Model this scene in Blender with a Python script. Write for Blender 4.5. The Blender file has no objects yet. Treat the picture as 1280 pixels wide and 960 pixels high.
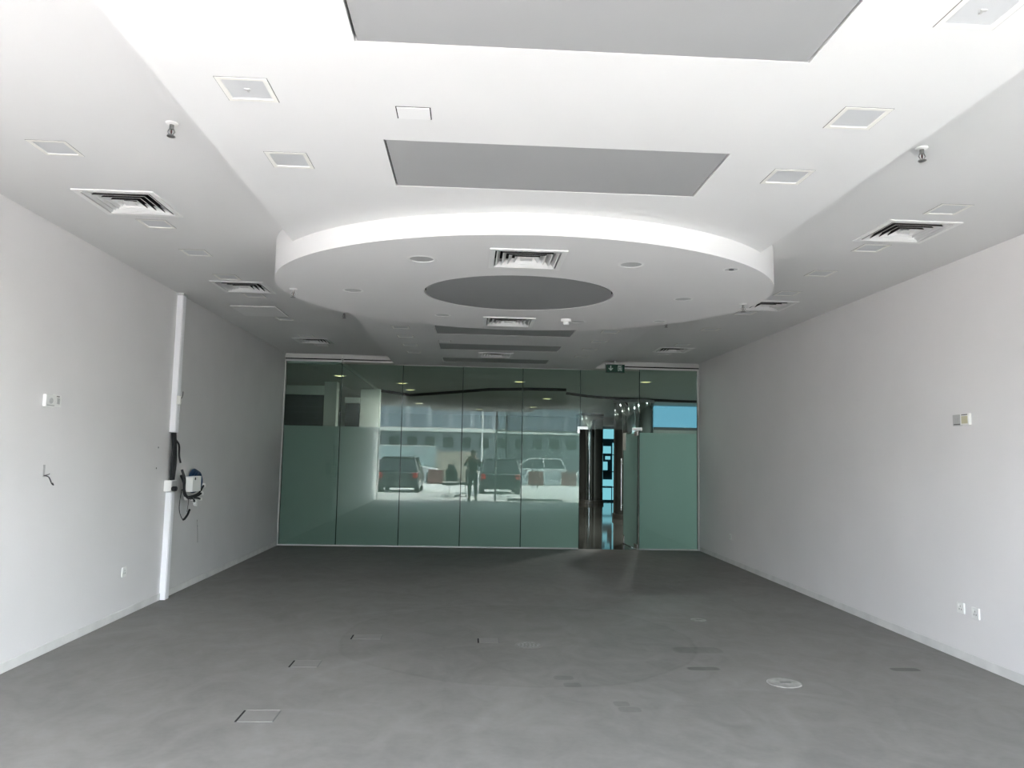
import bpy, bmesh, math, random
from mathutils import Vector, Matrix

C = bpy.context.scene.collection
SC = bpy.context.scene
PI = math.pi

# ------------------------------------------------------------------ camera, light, exposure
CAM_H = 1.55
cam_data = bpy.data.cameras.new('camera')
cam = bpy.data.objects.new('camera', cam_data)
C.objects.link(cam)
SC.camera = cam
cam_data.sensor_fit = 'HORIZONTAL'
cam_data.sensor_width = 36.0
cam_data.lens = 36.0 * 957.25 / 1280.0
cam_data.clip_start = 0.05
cam_data.clip_end = 400
_p, _y, _r = 0.0941, 0.0532, 0.0193
fwd = Vector((math.sin(_y) * math.cos(_p), math.cos(_y) * math.cos(_p), math.sin(_p)))
rt = Vector((math.cos(_y), -math.sin(_y), 0))
up = rt.cross(fwd)
rt2 = math.cos(_r) * rt + math.sin(_r) * up
up2 = -math.sin(_r) * rt + math.cos(_r) * up
M = Matrix((rt2, up2, -fwd)).transposed().to_4x4()
M.translation = Vector((0, 0, CAM_H))
cam.matrix_world = M

SUN_DIR = Vector((0.62, -0.12, 0.78)).normalized()      # towards the sun: high, over the street
SUN_STRENGTH = 2.0
SKY_STRENGTH = 0.42
EXPOSURE = 3.30

world = bpy.data.worlds.new('sky')
SC.world = world
world.use_nodes = True
wn = world.node_tree
for n in list(wn.nodes):
    wn.nodes.remove(n)
wo = wn.nodes.new('ShaderNodeOutputWorld')
wb = wn.nodes.new('ShaderNodeBackground')
ws = wn.nodes.new('ShaderNodeTexSky')
ws.sky_type = 'NISHITA'
ws.sun_disc = False
ws.sun_elevation = math.asin(SUN_DIR.z)
ws.sun_rotation = math.atan2(SUN_DIR.x, SUN_DIR.y)
ws.dust_density = 3.0
ws.air_density = 1.0
wb.inputs['Strength'].default_value = SKY_STRENGTH
haze = wn.nodes.new('ShaderNodeHueSaturation')       # hazy, washed-out sky
haze.inputs['Saturation'].default_value = 0.42
wn.links.new(ws.outputs[0], haze.inputs['Color'])
wn.links.new(haze.outputs[0], wb.inputs['Color'])
wn.links.new(wb.outputs[0], wo.inputs['Surface'])

sun_data = bpy.data.lights.new('sun', 'SUN')
sun_data.energy = SUN_STRENGTH
sun_data.angle = 0.01
sun_data.color = (1.0, 0.905, 0.86)
sun = bpy.data.objects.new('sun', sun_data)
C.objects.link(sun)
sun.location = (10, -10, 20)
sun.rotation_euler = SUN_DIR.to_track_quat('Z', 'Y').to_euler()

SC.view_settings.view_transform = 'Standard'
SC.view_settings.look = 'None'
SC.view_settings.gamma = 1.0
SC.view_settings.use_curve_mapping = False
SC.view_settings.exposure = EXPOSURE
cy = SC.cycles
cy.use_denoising = True
cy.max_bounces = 14
cy.diffuse_bounces = 8
cy.glossy_bounces = 6
cy.transmission_bounces = 8
cy.transparent_max_bounces = 16
cy.sample_clamp_indirect = 6.0
cy.caustics_reflective = False
cy.caustics_refractive = False


# ------------------------------------------------------------------ materials
def new_mat(name):
    m = bpy.data.materials.new(name)
    m.use_nodes = True
    nt = m.node_tree
    for n in list(nt.nodes):
        nt.nodes.remove(n)
    out = nt.nodes.new('ShaderNodeOutputMaterial')
    return m, nt, out


def paint(name, col, rough=0.6, metal=0.0, var=0.0, scale=3.0, spec=0.3, bump=0.0, bscale=60.0):
    m, nt, out = new_mat(name)
    b = nt.nodes.new('ShaderNodeBsdfPrincipled')
    b.inputs['Base Color'].default_value = (*col, 1)
    b.inputs['Roughness'].default_value = rough
    b.inputs['Metallic'].default_value = metal
    b.inputs['Specular IOR Level'].default_value = spec
    nt.links.new(b.outputs[0], out.inputs['Surface'])
    tc = nt.nodes.new('ShaderNodeTexCoord')
    if var > 0:
        nz = nt.nodes.new('ShaderNodeTexNoise')
        nz.inputs['Scale'].default_value = scale
        nz.inputs['Detail'].default_value = 4
        nt.links.new(tc.outputs['Object'], nz.inputs['Vector'])
        mp = nt.nodes.new('ShaderNodeMapRange')
        mp.inputs['From Min'].default_value = 0.3
        mp.inputs['From Max'].default_value = 0.7
        mp.inputs['To Min'].default_value = 1 - var
        mp.inputs['To Max'].default_value = 1 + var * 0.3
        nt.links.new(nz.outputs['Fac'], mp.inputs['Value'])
        mx = nt.nodes.new('ShaderNodeMix')
        mx.data_type = 'RGBA'
        mx.blend_type = 'MULTIPLY'
        mx.inputs[0].default_value = 1.0
        mx.inputs[6].default_value = (*col, 1)
        nt.links.new(mp.outputs[0], mx.inputs[7])
        nt.links.new(mx.outputs[2], b.inputs['Base Color'])
    if bump > 0:
        n2 = nt.nodes.new('ShaderNodeTexNoise')
        n2.inputs['Scale'].default_value = bscale
        nt.links.new(tc.outputs['Object'], n2.inputs['Vector'])
        bp = nt.nodes.new('ShaderNodeBump')
        bp.inputs['Strength'].default_value = bump
        bp.inputs['Distance'].default_value = 0.01
        nt.links.new(n2.outputs['Fac'], bp.inputs['Height'])
        nt.links.new(bp.outputs[0], b.inputs['Normal'])
    return m


def emit(name, col, strength):
    m, nt, out = new_mat(name)
    e = nt.nodes.new('ShaderNodeEmission')
    e.inputs['Color'].default_value = (*col, 1)
    e.inputs['Strength'].default_value = strength
    nt.links.new(e.outputs[0], out.inputs['Surface'])
    return m


def glass(name, tint, refl=0.07):
    """Thin flat pane: straight-through tinted light plus a clear mirror reflection that grows at grazing angles."""
    m, nt, out = new_mat(name)
    t = nt.nodes.new('ShaderNodeBsdfTransparent')
    t.inputs['Color'].default_value = (*tint, 1)
    g = nt.nodes.new('ShaderNodeBsdfGlossy')
    g.inputs['Roughness'].default_value = 0.0
    g.inputs['Color'].default_value = (0.93, 1.0, 0.97, 1)
    lw = nt.nodes.new('ShaderNodeLayerWeight')
    lw.inputs['Blend'].default_value = 0.5
    pw = nt.nodes.new('ShaderNodeMath')
    pw.operation = 'POWER'
    pw.inputs[1].default_value = 4.0
    nt.links.new(lw.outputs['Facing'], pw.inputs[0])
    mr = nt.nodes.new('ShaderNodeMapRange')
    mr.inputs['To Min'].default_value = refl
    mr.inputs['To Max'].default_value = 0.9
    nt.links.new(pw.outputs[0], mr.inputs['Value'])
    mx = nt.nodes.new('ShaderNodeMixShader')
    nt.links.new(mr.outputs[0], mx.inputs[0])
    nt.links.new(t.outputs[0], mx.inputs[1])
    nt.links.new(g.outputs[0], mx.inputs[2])
    nt.links.new(mx.outputs[0], out.inputs['Surface'])
    return m


def film(name, refl, trans):
    m, nt, out = new_mat(name)
    d = nt.nodes.new('ShaderNodeBsdfDiffuse')
    d.inputs['Color'].default_value = (*refl, 1)
    t = nt.nodes.new('ShaderNodeBsdfTranslucent')
    t.inputs['Color'].default_value = (*trans, 1)
    a = nt.nodes.new('ShaderNodeAddShader')
    nt.links.new(d.outputs[0], a.inputs[0])
    nt.links.new(t.outputs[0], a.inputs[1])
    nt.links.new(a.outputs[0], out.inputs['Surface'])
    return m


def floor_mat():
    m, nt, out = new_mat('grey_screed')
    L = nt.links.new
    b = nt.nodes.new('ShaderNodeBsdfPrincipled')
    b.inputs['Roughness'].default_value = 0.62
    b.inputs['Specular IOR Level'].default_value = 0.35
    L(b.outputs[0], out.inputs['Surface'])
    tc = nt.nodes.new('ShaderNodeTexCoord')

    def math_(op, a, bb=None, clamp=False):
        n = nt.nodes.new('ShaderNodeMath')
        n.operation = op
        n.use_clamp = clamp
        for i, v in enumerate((a, bb)):
            if v is None:
                continue
            if isinstance(v, (int, float)):
                n.inputs[i].default_value = v
            else:
                L(v, n.inputs[i])
        return n.outputs[0]

    def noise(scale, detail, dist=0.0, sx=1.0, sy=1.0):
        mp = nt.nodes.new('ShaderNodeMapping')
        mp.inputs['Scale'].default_value = (sx, sy, 1)
        L(tc.outputs['Object'], mp.inputs['Vector'])
        n = nt.nodes.new('ShaderNodeTexNoise')
        n.inputs['Scale'].default_value = scale
        n.inputs['Detail'].default_value = detail
        n.inputs['Distortion'].default_value = dist
        L(mp.outputs[0], n.inputs['Vector'])
        return n.outputs['Fac']
    sep = nt.nodes.new('ShaderNodeSeparateXYZ')
    L(tc.outputs['Object'], sep.inputs[0])
    big = noise(0.9, 5, 1.2)
    mid = noise(3.0, 6, 2.0, 1.0, 0.7)
    fine = noise(26.0, 5, 0.0)
    blot = noise(1.7, 2, 0.4)
    # oval trace of an old counter, and trowel sweeps
    ex = math_('DIVIDE', math_('SUBTRACT', sep.outputs[0], 0.45), 1.5)
    ey = math_('DIVIDE', math_('SUBTRACT', sep.outputs[1], 6.75), 1.42)
    wob = math_('MULTIPLY', math_('SUBTRACT', noise(1.2, 2), 0.5), 0.16)
    rad = math_('ADD', math_('SQRT', math_('ADD', math_('MULTIPLY', ex, ex), math_('MULTIPLY', ey, ey))), wob)
    inside = math_('SUBTRACT', 1.0, math_('MULTIPLY', math_('SUBTRACT', rad, 0.985), 40, ), True)
    inside = math_('MULTIPLY', inside, 1.0, True)
    edge = math_('SUBTRACT', 1.0, math_('MULTIPLY', math_('ABSOLUTE', math_('SUBTRACT', rad, 1.0)), 55), True)

    def sweep(cx, cy_, r, w):
        dx = math_('SUBTRACT', sep.outputs[0], cx)
        dy = math_('SUBTRACT', sep.outputs[1], cy_)
        rr = math_('SQRT', math_('ADD', math_('MULTIPLY', dx, dx), math_('MULTIPLY', dy, dy)))
        rr = math_('ADD', rr, math_('MULTIPLY', math_('SUBTRACT', noise(2.0, 2), 0.5), 0.1))
        k = math_('SUBTRACT', 1.0, math_('MULTIPLY', math_('ABSOLUTE', math_('SUBTRACT', rr, r)), 1.0 / w), True)
        return math_('MULTIPLY', k, math_('MULTIPLY', math_('SUBTRACT', blot, 0.38), 4.0, True))
    v = math_('ADD', 1.0, math_('MULTIPLY', math_('SUBTRACT', big, 0.5), 0.42))
    v = math_('ADD', v, math_('MULTIPLY', math_('SUBTRACT', mid, 0.5), 0.40))
    v = math_('ADD', v, math_('MULTIPLY', math_('SUBTRACT', fine, 0.5), 0.16))
    v = math_('SUBTRACT', v, math_('MULTIPLY', inside, 0.08))
    v = math_('SUBTRACT', v, math_('MULTIPLY', edge, 0.10))
    for a in ((-1.0, 4.3, 0.55, 0.05), (0.9, 4.4, 0.85, 0.08), (1.9, 4.6, 0.7, 0.05), (0.4, 4.9, 1.6, 0.06), (-0.3, 6.6, 1.3, 0.08)):
        v = math_('ADD', v, math_('MULTIPLY', sweep(*a), 0.10))
    for x0, y0, sx, sy in ((1.0, 4.98, 0.05, 0.05), (1.03, 4.87, 0.07, 0.05), (0.70, 5.55, 0.07, 0.05), (0.74, 5.38, 0.06, 0.05),
                           (1.78, 5.80, 0.12, 0.045), (3.33, 5.80, 0.11, 0.045), (1.9, 6.35, 0.2, 0.1)):
        fx = math_('DIVIDE', math_('SUBTRACT', sep.outputs[0], x0), sx)
        fy = math_('DIVIDE', math_('SUBTRACT', sep.outputs[1], y0), sy)
        q = math_('ADD', math_('POWER', math_('ABSOLUTE', fx), 4), math_('POWER', math_('ABSOLUTE', fy), 4))
        k = math_('MULTIPLY', math_('SUBTRACT', 1.25, q), 2.0, True)
        v = math_('SUBTRACT', v, math_('MULTIPLY', math_('MULTIPLY', k, math_('ADD', 0.4, blot)), 0.50 if sx > .08 and sx < .15 else .22))
    mx = nt.nodes.new('ShaderNodeMix')
    mx.data_type = 'RGBA'
    mx.blend_type = 'MULTIPLY'
    mx.inputs[0].default_value = 1.0
    mx.inputs[6].default_value = (0.206, 0.198, 0.188, 1)
    L(v, mx.inputs[7])
    L(mx.outputs[2], b.inputs['Base Color'])
    bp = nt.nodes.new('ShaderNodeBump')
    bp.inputs['Strength'].default_value = 0.15
    bp.inputs['Distance'].default_value = 0.01
    L(mid, bp.inputs['Height'])
    L(bp.outputs[0], b.inputs['Normal'])
    return m


def stripes(name, c1, c2, axis, period, duty, rough=0.4, spec=0.5):
    m, nt, out = new_mat(name)
    L = nt.links.new
    b = nt.nodes.new('ShaderNodeBsdfPrincipled')
    b.inputs['Roughness'].default_value = rough
    b.inputs['Specular IOR Level'].default_value = spec
    L(b.outputs[0], out.inputs['Surface'])
    tc = nt.nodes.new('ShaderNodeTexCoord')
    sep = nt.nodes.new('ShaderNodeSeparateXYZ')
    L(tc.outputs['Object'], sep.inputs[0])
    d = nt.nodes.new('ShaderNodeMath'); d.operation = 'DIVIDE'; d.inputs[1].default_value = period
    L(sep.outputs[axis], d.inputs[0])
    f = nt.nodes.new('ShaderNodeMath'); f.operation = 'FRACT'
    L(d.outputs[0], f.inputs[0])
    g = nt.nodes.new('ShaderNodeMath'); g.operation = 'LESS_THAN'; g.inputs[1].default_value = duty
    L(f.outputs[0], g.inputs[0])
    mx = nt.nodes.new('ShaderNodeMix'); mx.data_type = 'RGBA'
    mx.inputs[6].default_value = (*c1, 1); mx.inputs[7].default_value = (*c2, 1)
    L(g.outputs[0], mx.inputs[0])
    L(mx.outputs[2], b.inputs['Base Color'])
    return m


MT = dict(
    wall=paint('white_wall_paint', (0.765, 0.75, 0.748), 0.7, var=0.03, scale=1.3, bump=0.05),
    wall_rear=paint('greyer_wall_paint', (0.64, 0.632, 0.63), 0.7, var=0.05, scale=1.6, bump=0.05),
    ceil=paint('white_ceiling_shaded', (0.72, 0.72, 0.715), 0.75, var=0.015, scale=0.9),  # side ceilings toned down: shade beside the dropped strip put into the white
    strip=paint('white_ceiling_lit', (0.745, 0.745, 0.74), 0.75, var=0.015, scale=0.9),  # same ceiling white, lightened so the strip reads as better lit
    bulk=paint('white_bulkhead_paint', (0.765, 0.76, 0.755), 0.7, var=0.015, scale=0.9),
    grey=paint('grey_panel_finish', (0.35, 0.355, 0.355), 0.6, var=0.02, scale=2),
    ovalgrey=paint('darker_grey_inset', (0.28, 0.285, 0.285), 0.6, var=0.02, scale=2),
    gap=paint('dark_shadow_gap', (0.012, 0.012, 0.012), 0.9),
    floor=floor_mat(),
    skirt=paint('dusty_white_skirting', (0.70, 0.695, 0.68), 0.7, var=0.12, scale=5),
    white=paint('white_plastic', (0.82, 0.82, 0.80), 0.4, spec=0.5),
    cream=paint('cream_metal', (0.80, 0.79, 0.74), 0.4, spec=0.5),
    pvc=paint('glossy_white_pvc', (0.90, 0.90, 0.93), 0.3, spec=0.6),
    vent=paint('white_vent_metal', (0.80, 0.80, 0.79), 0.35, spec=0.5),
    diffuser=paint('frosted_lamp_glass', (0.60, 0.61, 0.62), 0.3, spec=0.5),
    hatch=paint('hatch_white', (0.80, 0.80, 0.795), 0.7),
    steel=paint('brushed_steel', (0.72, 0.72, 0.70), 0.25, 1.0),
    dsteel=paint('dull_chrome', (0.30, 0.30, 0.29), 0.35, 1.0),
    mirror=paint('polished_steel_column', (0.30, 0.32, 0.32), 0.06, 1.0),
    alu=paint('satin_aluminium_trim', (0.62, 0.62, 0.60), 0.4, 0.3),
    black=paint('black_rubber', (0.012, 0.012, 0.014), 0.5),
    bluec=paint('blue_cable', (0.02, 0.055, 0.12), 0.45),
    display=paint('yellowish_display', (0.55, 0.52, 0.36), 0.3),
    dgrey=paint('dark_grey_plastic', (0.12, 0.12, 0.12), 0.5),
    mgrey=paint('mid_grey_plastic', (0.48, 0.48, 0.475), 0.5),
    drain=paint('pale_cement_cover', (0.36, 0.355, 0.335), 0.7, var=0.35, scale=14),
    drain_b=paint('grey_metal_grating', (0.30, 0.30, 0.285), 0.6, 0.0, var=0.5, scale=40),
    plate=paint('screeded_lid', (0.228, 0.220, 0.208), 0.6, var=0.1, scale=5),
    glass=glass('green_tinted_glass', (0.78, 0.87, 0.845), 0.034),
    clear=glass('clear_shopfront_glass', (0.93, 0.96, 0.95), 0.05),
    edge=paint('dark_green_glass_edge', (0.012, 0.03, 0.026), 0.2),
    film=film('frosted_film', (0.10, 0.115, 0.112), (0.46, 0.53, 0.51)),
    exitg=paint('exit_sign_green', (0.004, 0.05, 0.028), 0.35),
    exitw=paint('exit_sign_white', (0.55, 0.66, 0.61), 0.4),
    lobfloor=paint('polished_granite', (0.10, 0.10, 0.09), 0.06, spec=0.8, var=0.4, scale=4),
    lobceil=paint('lobby_ceiling_paint', (0.62, 0.64, 0.60), 0.7),
    lobwall=paint('lobby_wall_paint', (0.45, 0.46, 0.43), 0.5),
    shutter=stripes('dark_roller_shutter', (0.030, 0.035, 0.034), (0.06, 0.068, 0.066), 2, 0.12, 0.12, 0.45),
    lampframe=paint('off_white_lamp_frame', (0.80, 0.79, 0.75), 0.5, spec=0.3),
    lens=paint('grey_lamp_lens', (0.46, 0.46, 0.46), 0.3),
    bulb=paint('dark_glass_bulb', (0.06, 0.02, 0.02), 0.2),
    bwhite=paint('shaded_white_barrier', (0.33, 0.35, 0.36), 0.6),  # white plastic darkened, shade on the street side is in the colour
    lamp=emit('warm_lamp_glow', (1.0, 0.86, 0.40), 0.16),
    blue=emit('blue_lit_sign_face', (0.30, 0.72, 1.0), 0.075),
    cyan=emit('cyan_lit_display', (0.28, 0.80, 0.92), 0.075),
    cyand=paint('dark_teal_shelf', (0.02, 0.07, 0.09), 0.4),
    pave=paint('pale_paving', (0.37, 0.36, 0.34), 0.8, var=0.12, scale=2.2),
    road=paint('pale_dusty_asphalt', (0.44, 0.43, 0.41), 0.85, var=0.15, scale=1.1),
    kerb=paint('kerb_stone', (0.30, 0.30, 0.29), 0.8),
    facade=paint('grey_facade', (0.13, 0.14, 0.15), 0.6, var=0.15, scale=0.4),
    facade_w=stripes('facade_glazing', (0.22, 0.27, 0.29), (0.36, 0.40, 0.42), 0, 2.4, 0.18, 0.3),
    facade_b=paint('pale_facade_band', (0.62, 0.62, 0.58), 0.6),
    hoard=paint('tan_hoarding', (0.36, 0.31, 0.25), 0.7, var=0.1, scale=1.5),
    tealwall=paint('pale_teal_wall', (0.34, 0.42, 0.42), 0.7),
    red=paint('shaded_red_barrier', (0.15, 0.055, 0.05), 0.5),  # red darkened likewise to carry the shade on the barrier faces
    carw=paint('white_car_paint', (0.55, 0.55, 0.545), 0.25, spec=0.6),
    cark=paint('dark_car_paint', (0.03, 0.035, 0.04), 0.2, spec=0.7),
    carglass=paint('dark_car_glass', (0.015, 0.018, 0.02), 0.08, spec=0.8),
    tail=paint('red_tail_lamp', (0.4, 0.02, 0.02), 0.2),
    cloth=paint('black_clothing', (0.018, 0.018, 0.020), 0.85),
    trouser=paint('dark_trousers', (0.025, 0.026, 0.032), 0.85),
    skin=paint('skin', (0.40, 0.25, 0.18), 0.5),
    hair=paint('black_hair', (0.012, 0.010, 0.009), 0.6),
    chairf=paint('black_mesh_fabric', (0.02, 0.02, 0.02), 0.8),
)


# ------------------------------------------------------------------ mesh helpers
def link_mesh(name, bm, mat, parent=None, loc=None, smooth=None):
    bmesh.ops.recalc_face_normals(bm, faces=bm.faces[:])
    me = bpy.data.meshes.new(name)
    bm.to_mesh(me)
    bm.free()
    me.materials.append(mat)
    if smooth:
        me.shade_smooth()
        me.set_sharp_from_angle(angle=smooth)
    o = bpy.data.objects.new(name, me)
    C.objects.link(o)
    if parent is not None:
        o.parent = parent
    if loc is not None:
        o.location = loc
    return o


def box(bm, x0, x1, y0, y1, z0, z1, bev=0.0):
    t = bmesh.new() if bev else bm
    vs = [t.verts.new((x, y, z)) for z in (z0, z1) for y in (y0, y1) for x in (x0, x1)]
    for f in ((0, 1, 3, 2), (4, 6, 7, 5), (0, 4, 5, 1), (2, 3, 7, 6), (0, 2, 6, 4), (1, 5, 7, 3)):
        t.faces.new([vs[i] for i in f])
    if bev:
        bmesh.ops.recalc_face_normals(t, faces=t.faces[:])
        bmesh.ops.bevel(t, geom=t.edges[:], offset=bev, segments=2, affect='EDGES', profile=0.6)
        merge(bm, t)
    return bm


def merge(bm, t, mtx=None):
    if mtx is not None:
        bmesh.ops.transform(t, matrix=mtx, verts=t.verts[:])
    mp = {v: bm.verts.new(v.co) for v in t.verts}
    for f in t.faces:
        try:
            bm.faces.new([mp[v] for v in f.verts])
        except ValueError:
            pass
    t.free()


def bx(*a, bev=0.0):
    return box(bmesh.new(), *a, bev=bev)


def lathe(bm, prof, cx=0, cy_=0, n=24, axis='z', caps=True):
    """prof: list of (radius, height)."""
    rings = []
    for r, h in prof:
        ring = []
        for i in range(n):
            a = 2 * PI * i / n
            c, s = r * math.cos(a), r * math.sin(a)
            p = {'z': (cx + c, cy_ + s, h), 'x': (h, cx + c, cy_ + s), 'y': (cx + c, h, cy_ + s)}[axis]
            ring.append(bm.verts.new(p))
        rings.append(ring)
    for a, b in zip(rings, rings[1:]):
        for i in range(n):
            j = (i + 1) % n
            bm.faces.new((a[i], a[j], b[j], b[i]))
    if caps:
        bm.faces.new(rings[0][::-1])
        bm.faces.new(rings[-1])
    return bm


def tube(bm, pts, r, n=8):
    pts = [Vector(p) for p in pts]
    rings = []
    prev = None
    for i, p in enumerate(pts):
        d = (pts[min(i + 1, len(pts) - 1)] - pts[max(i - 1, 0)]).normalized()
        if prev is None:
            a = Vector((0, 0, 1)) if abs(d.z) < 0.9 else Vector((1, 0, 0))
            u = d.cross(a).normalized()
        else:
            u = (prev - d * prev.dot(d)).normalized()
        prev = u
        v = d.cross(u)
        rr = r[i] if isinstance(r, (list, tuple)) else r
        rings.append([bm.verts.new(p + rr * (math.cos(2 * PI * k / n) * u + math.sin(2 * PI * k / n) * v)) for k in range(n)])
    for a, b in zip(rings, rings[1:]):
        for i in range(n):
            j = (i + 1) % n
            bm.faces.new((a[i], a[j], b[j], b[i]))
    bm.faces.new(rings[0][::-1])
    bm.faces.new(rings[-1])
    return bm


def curve_pts(pts, n=6):
    """Catmull-Rom through pts."""
    P = [Vector(p) for p in pts]
    P = [P[0] * 2 - P[1]] + P + [P[-1] * 2 - P[-2]]
    out = []
    for i in range(1, len(P) - 2):
        for k in range(n):
            t = k / n
            a, b, c, d = P[i - 1:i + 3]
            out.append(0.5 * ((2 * b) + (c - a) * t + (2 * a - 5 * b + 4 * c - d) * t * t + (3 * b - a - 3 * c + d) * t ** 3))
    out.append(P[-2])
    return out


def plate(bm, outer, holes, z0, z1):
    """Slab with through holes; loops are lists of (x, y)."""
    t = bmesh.new()
    loops = []
    edges = []
    for lp in [outer] + list(holes):
        vs = [t.verts.new((x, y, z0)) for x, y in lp]
        for i in range(len(vs)):
            edges.append(t.edges.new((vs[i], vs[(i + 1) % len(vs)])))
        loops.append(vs)
    bmesh.ops.triangle_fill(t, use_beauty=True, use_dissolve=False, edges=edges)
    faces = t.faces[:]
    up_ = {v: t.verts.new((v.co.x, v.co.y, z1)) for v in t.verts[:]}
    for f in faces:
        t.faces.new([up_[v] for v in reversed(f.verts)])
    for vs in loops:
        for i in range(len(vs)):
            a, b = vs[i], vs[(i + 1) % len(vs)]
            t.faces.new((a, b, up_[b], up_[a]))
    bmesh.ops.recalc_face_normals(t, faces=t.faces[:])
    merge(bm, t)
    return bm


def rect(x0, x1, y0, y1):
    return [(x0, y0), (x1, y0), (x1, y1), (x0, y1)]


def ell(cx, cy_, rx, ry, n=128):
    return [(cx + rx * math.cos(2 * PI * i / n), cy_ + ry * math.sin(2 * PI * i / n)) for i in range(n)]


def sq_frame(bm, h_out, h_in, z0, z1):
    return plate(bm, rect(-h_out, h_out, -h_out, h_out), [rect(-h_in, h_in, -h_in, h_in)], z0, z1)


def tag(o, label, cat, group=None, kind=None):
    o['label'] = label
    o['category'] = cat
    if group:
        o['group'] = group
    if kind:
        o['kind'] = kind
    return o


def thing(name, label, cat, loc=(0, 0, 0), rotz=0.0, group=None):
    o = bpy.data.objects.new(name, None)
    o.empty_display_size = 0.1
    C.objects.link(o)
    o.location = loc
    o.rotation_euler = (0, 0, rotz)
    return tag(o, label, cat, group)


def struct(name, bm, mat, smooth=None):
    o = link_mesh(name, bm, mat, smooth=smooth)
    o['kind'] = 'structure'
    return o


def dup(root, loc, label, rotz=None, group=None):
    r = root.copy()
    C.objects.link(r)
    r.location = loc
    if rotz is not None:
        r.rotation_euler = (0, 0, rotz)
    r['label'] = label
    if group:
        r['group'] = group
    for ch in list(root.children):
        c = ch.copy()
        C.objects.link(c)
        c.parent = r
        for g in list(ch.children):
            d = g.copy()
            C.objects.link(d)
            d.parent = c
    return r


# ------------------------------------------------------------------ the room
XL, XR, D, H, HS, ZD = -3.171, 3.973, 13.146, 3.228, 3.074, 2.93
SX0, SX1 = -1.319, 2.099                  # the dropped centre strip
YF = -0.30                                # shopfront line, just behind the photographer
TRUNK_Y = 8.33

PANELS = [(-0.465, 1.265, 1.55, 2.745), (-0.457, 1.263, 3.635, 4.275), (-0.457, 1.243, 8.95, 9.60), (-0.465, 1.243, 10.45, 11.0), (-0.47, 1.225, 11.97, 12.48)]
LIGHT_H, VENT_H = 0.100, 0.262
strip_lights = [(-0.93, 2.36), (-0.977, 3.17), (-0.98, 3.95), (1.690, 2.36), (1.685, 3.19), (1.668, 3.91),
                (-0.87, 9.20), (-0.87, 9.90), (-0.87, 10.67), (-0.87, 11.42), (1.665, 9.10), (1.665, 9.90), (1.66, 10.67), (1.66, 11.42)]
left_lights = [(-2.37, 4.305), (-2.38, 5.725), (-2.375, 6.545), (-2.39, 7.44), (-2.365, 8.30), (-2.38, 9.72), (-2.40, 11.08), (-2.36, 12.02)]
right_lights = [(3.115, 4.765), (3.10, 5.715), (3.09, 6.555), (3.14, 7.40), (3.10, 8.46), (3.06, 9.62), (3.08, 10.98), (3.08, 12.02)]
left_vents = [(-2.37, 5.25), (-2.36, 7.88), (-2.40, 11.60)]
right_vents = [(3.12, 5.27), (3.16, 8.02), (3.09, 11.54)]
disc_vents = [(0.365, 5.26), (0.365, 7.80)]
strip_vent = (0.352, 11.52)
E0 = (0.435, 6.48, 2.07, 1.81)            # the oval bulkhead
E1 = (0.387, 6.45, 0.806, 0.695)          # its inset
disc_lights = [(-0.374, 5.357, .105), (-1.027, 6.484, .09), (-0.304, 7.528, .085), (1.121, 5.32, .095), (1.864, 5.364, .06), (1.81, 6.432, .085), (1.875, 7.52, .07), (1.067, 7.669, .085)]

struct('floor', bx(XL - .15, XR + .15, YF, D + 0.02, -0.12, 0.0), MT['floor'])
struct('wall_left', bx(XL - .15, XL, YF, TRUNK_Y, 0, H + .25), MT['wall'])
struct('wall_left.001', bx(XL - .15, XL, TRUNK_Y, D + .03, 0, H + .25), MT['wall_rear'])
struct('wall_right', bx(XR, XR + .15, YF, D + .03, 0, H + .25), MT['wall'])
bm = bmesh.new()
for x0, x1, lights, vents in ((XL, SX0, left_lights, left_vents), (SX1, XR, right_lights, right_vents)):
    holes = [rect(x - .085, x + .085, y - .085, y + .085) for x, y in lights] + [rect(x - .235, x + .235, y - .235, y + .235) for x, y in vents]
    plate(bm, rect(x0, x1, YF, D), holes, H, H + .12)
box(bm, SX0, SX1, YF, D, H, H + .12)
box(bm, XL, XR, YF, D, H + .13, H + .25)
struct('ceiling', bm, MT['ceil'])
holes = [rect(*p) for p in PANELS] + [rect(x - .085, x + .085, y - .085, y + .085) for x, y in strip_lights]
holes.append(rect(strip_vent[0] - .235, strip_vent[0] + .235, strip_vent[1] - .235, strip_vent[1] + .235))
struct('trim_1', plate(bmesh.new(), rect(SX0, SX1, YF + .02, D - .004), holes, HS, H), MT['strip'])
struct('baseboard_left', bx(XL, XL + .008, YF, D - .05, 0, .07, bev=.003), MT['skirt'])
struct('baseboard_right', bx(XR - .008, XR, YF, D - .05, 0, .07, bev=.003), MT['skirt'])

# the oval bulkhead hanging under the strip
bulk = thing('ceiling_bulkhead', 'large oval white bulkhead hanging below the ceiling in the middle of the room', 'ceiling bulkhead', (E0[0], E0[1], ZD))
loc = lambda pts: [(x - E0[0], y - E0[1]) for x, y in pts]
hl = [loc(ell(*E1, 96))] + [loc(rect(x - .235, x + .235, y - .235, y + .235)) for x, y in disc_vents]
hl += [loc(ell(x, y, r * .8, r * .8, 24)) for x, y, r in disc_lights]
bm = plate(bmesh.new(), loc(ell(*E0, 160)), hl, 0, HS - ZD - .001)
for s, xs in ((-1, SX0), (1, SX1)):
    pts = []
    a0 = math.acos((xs - E0[0]) / E0[2])
    if s > 0:
        angs = [-a0 + 2 * a0 * i / 48 for i in range(49)]
    else:
        angs = [a0 + (2 * PI - 2 * a0) * i / 48 for i in range(49)]
    pts = [(E0[2] * math.cos(a), E0[3] * math.sin(a)) for a in angs]
    plate(bm, pts, [], HS - ZD - .001, H - ZD - .001)
link_mesh('oval_body', bm, MT['bulk'], bulk, smooth=0.5)
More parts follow.
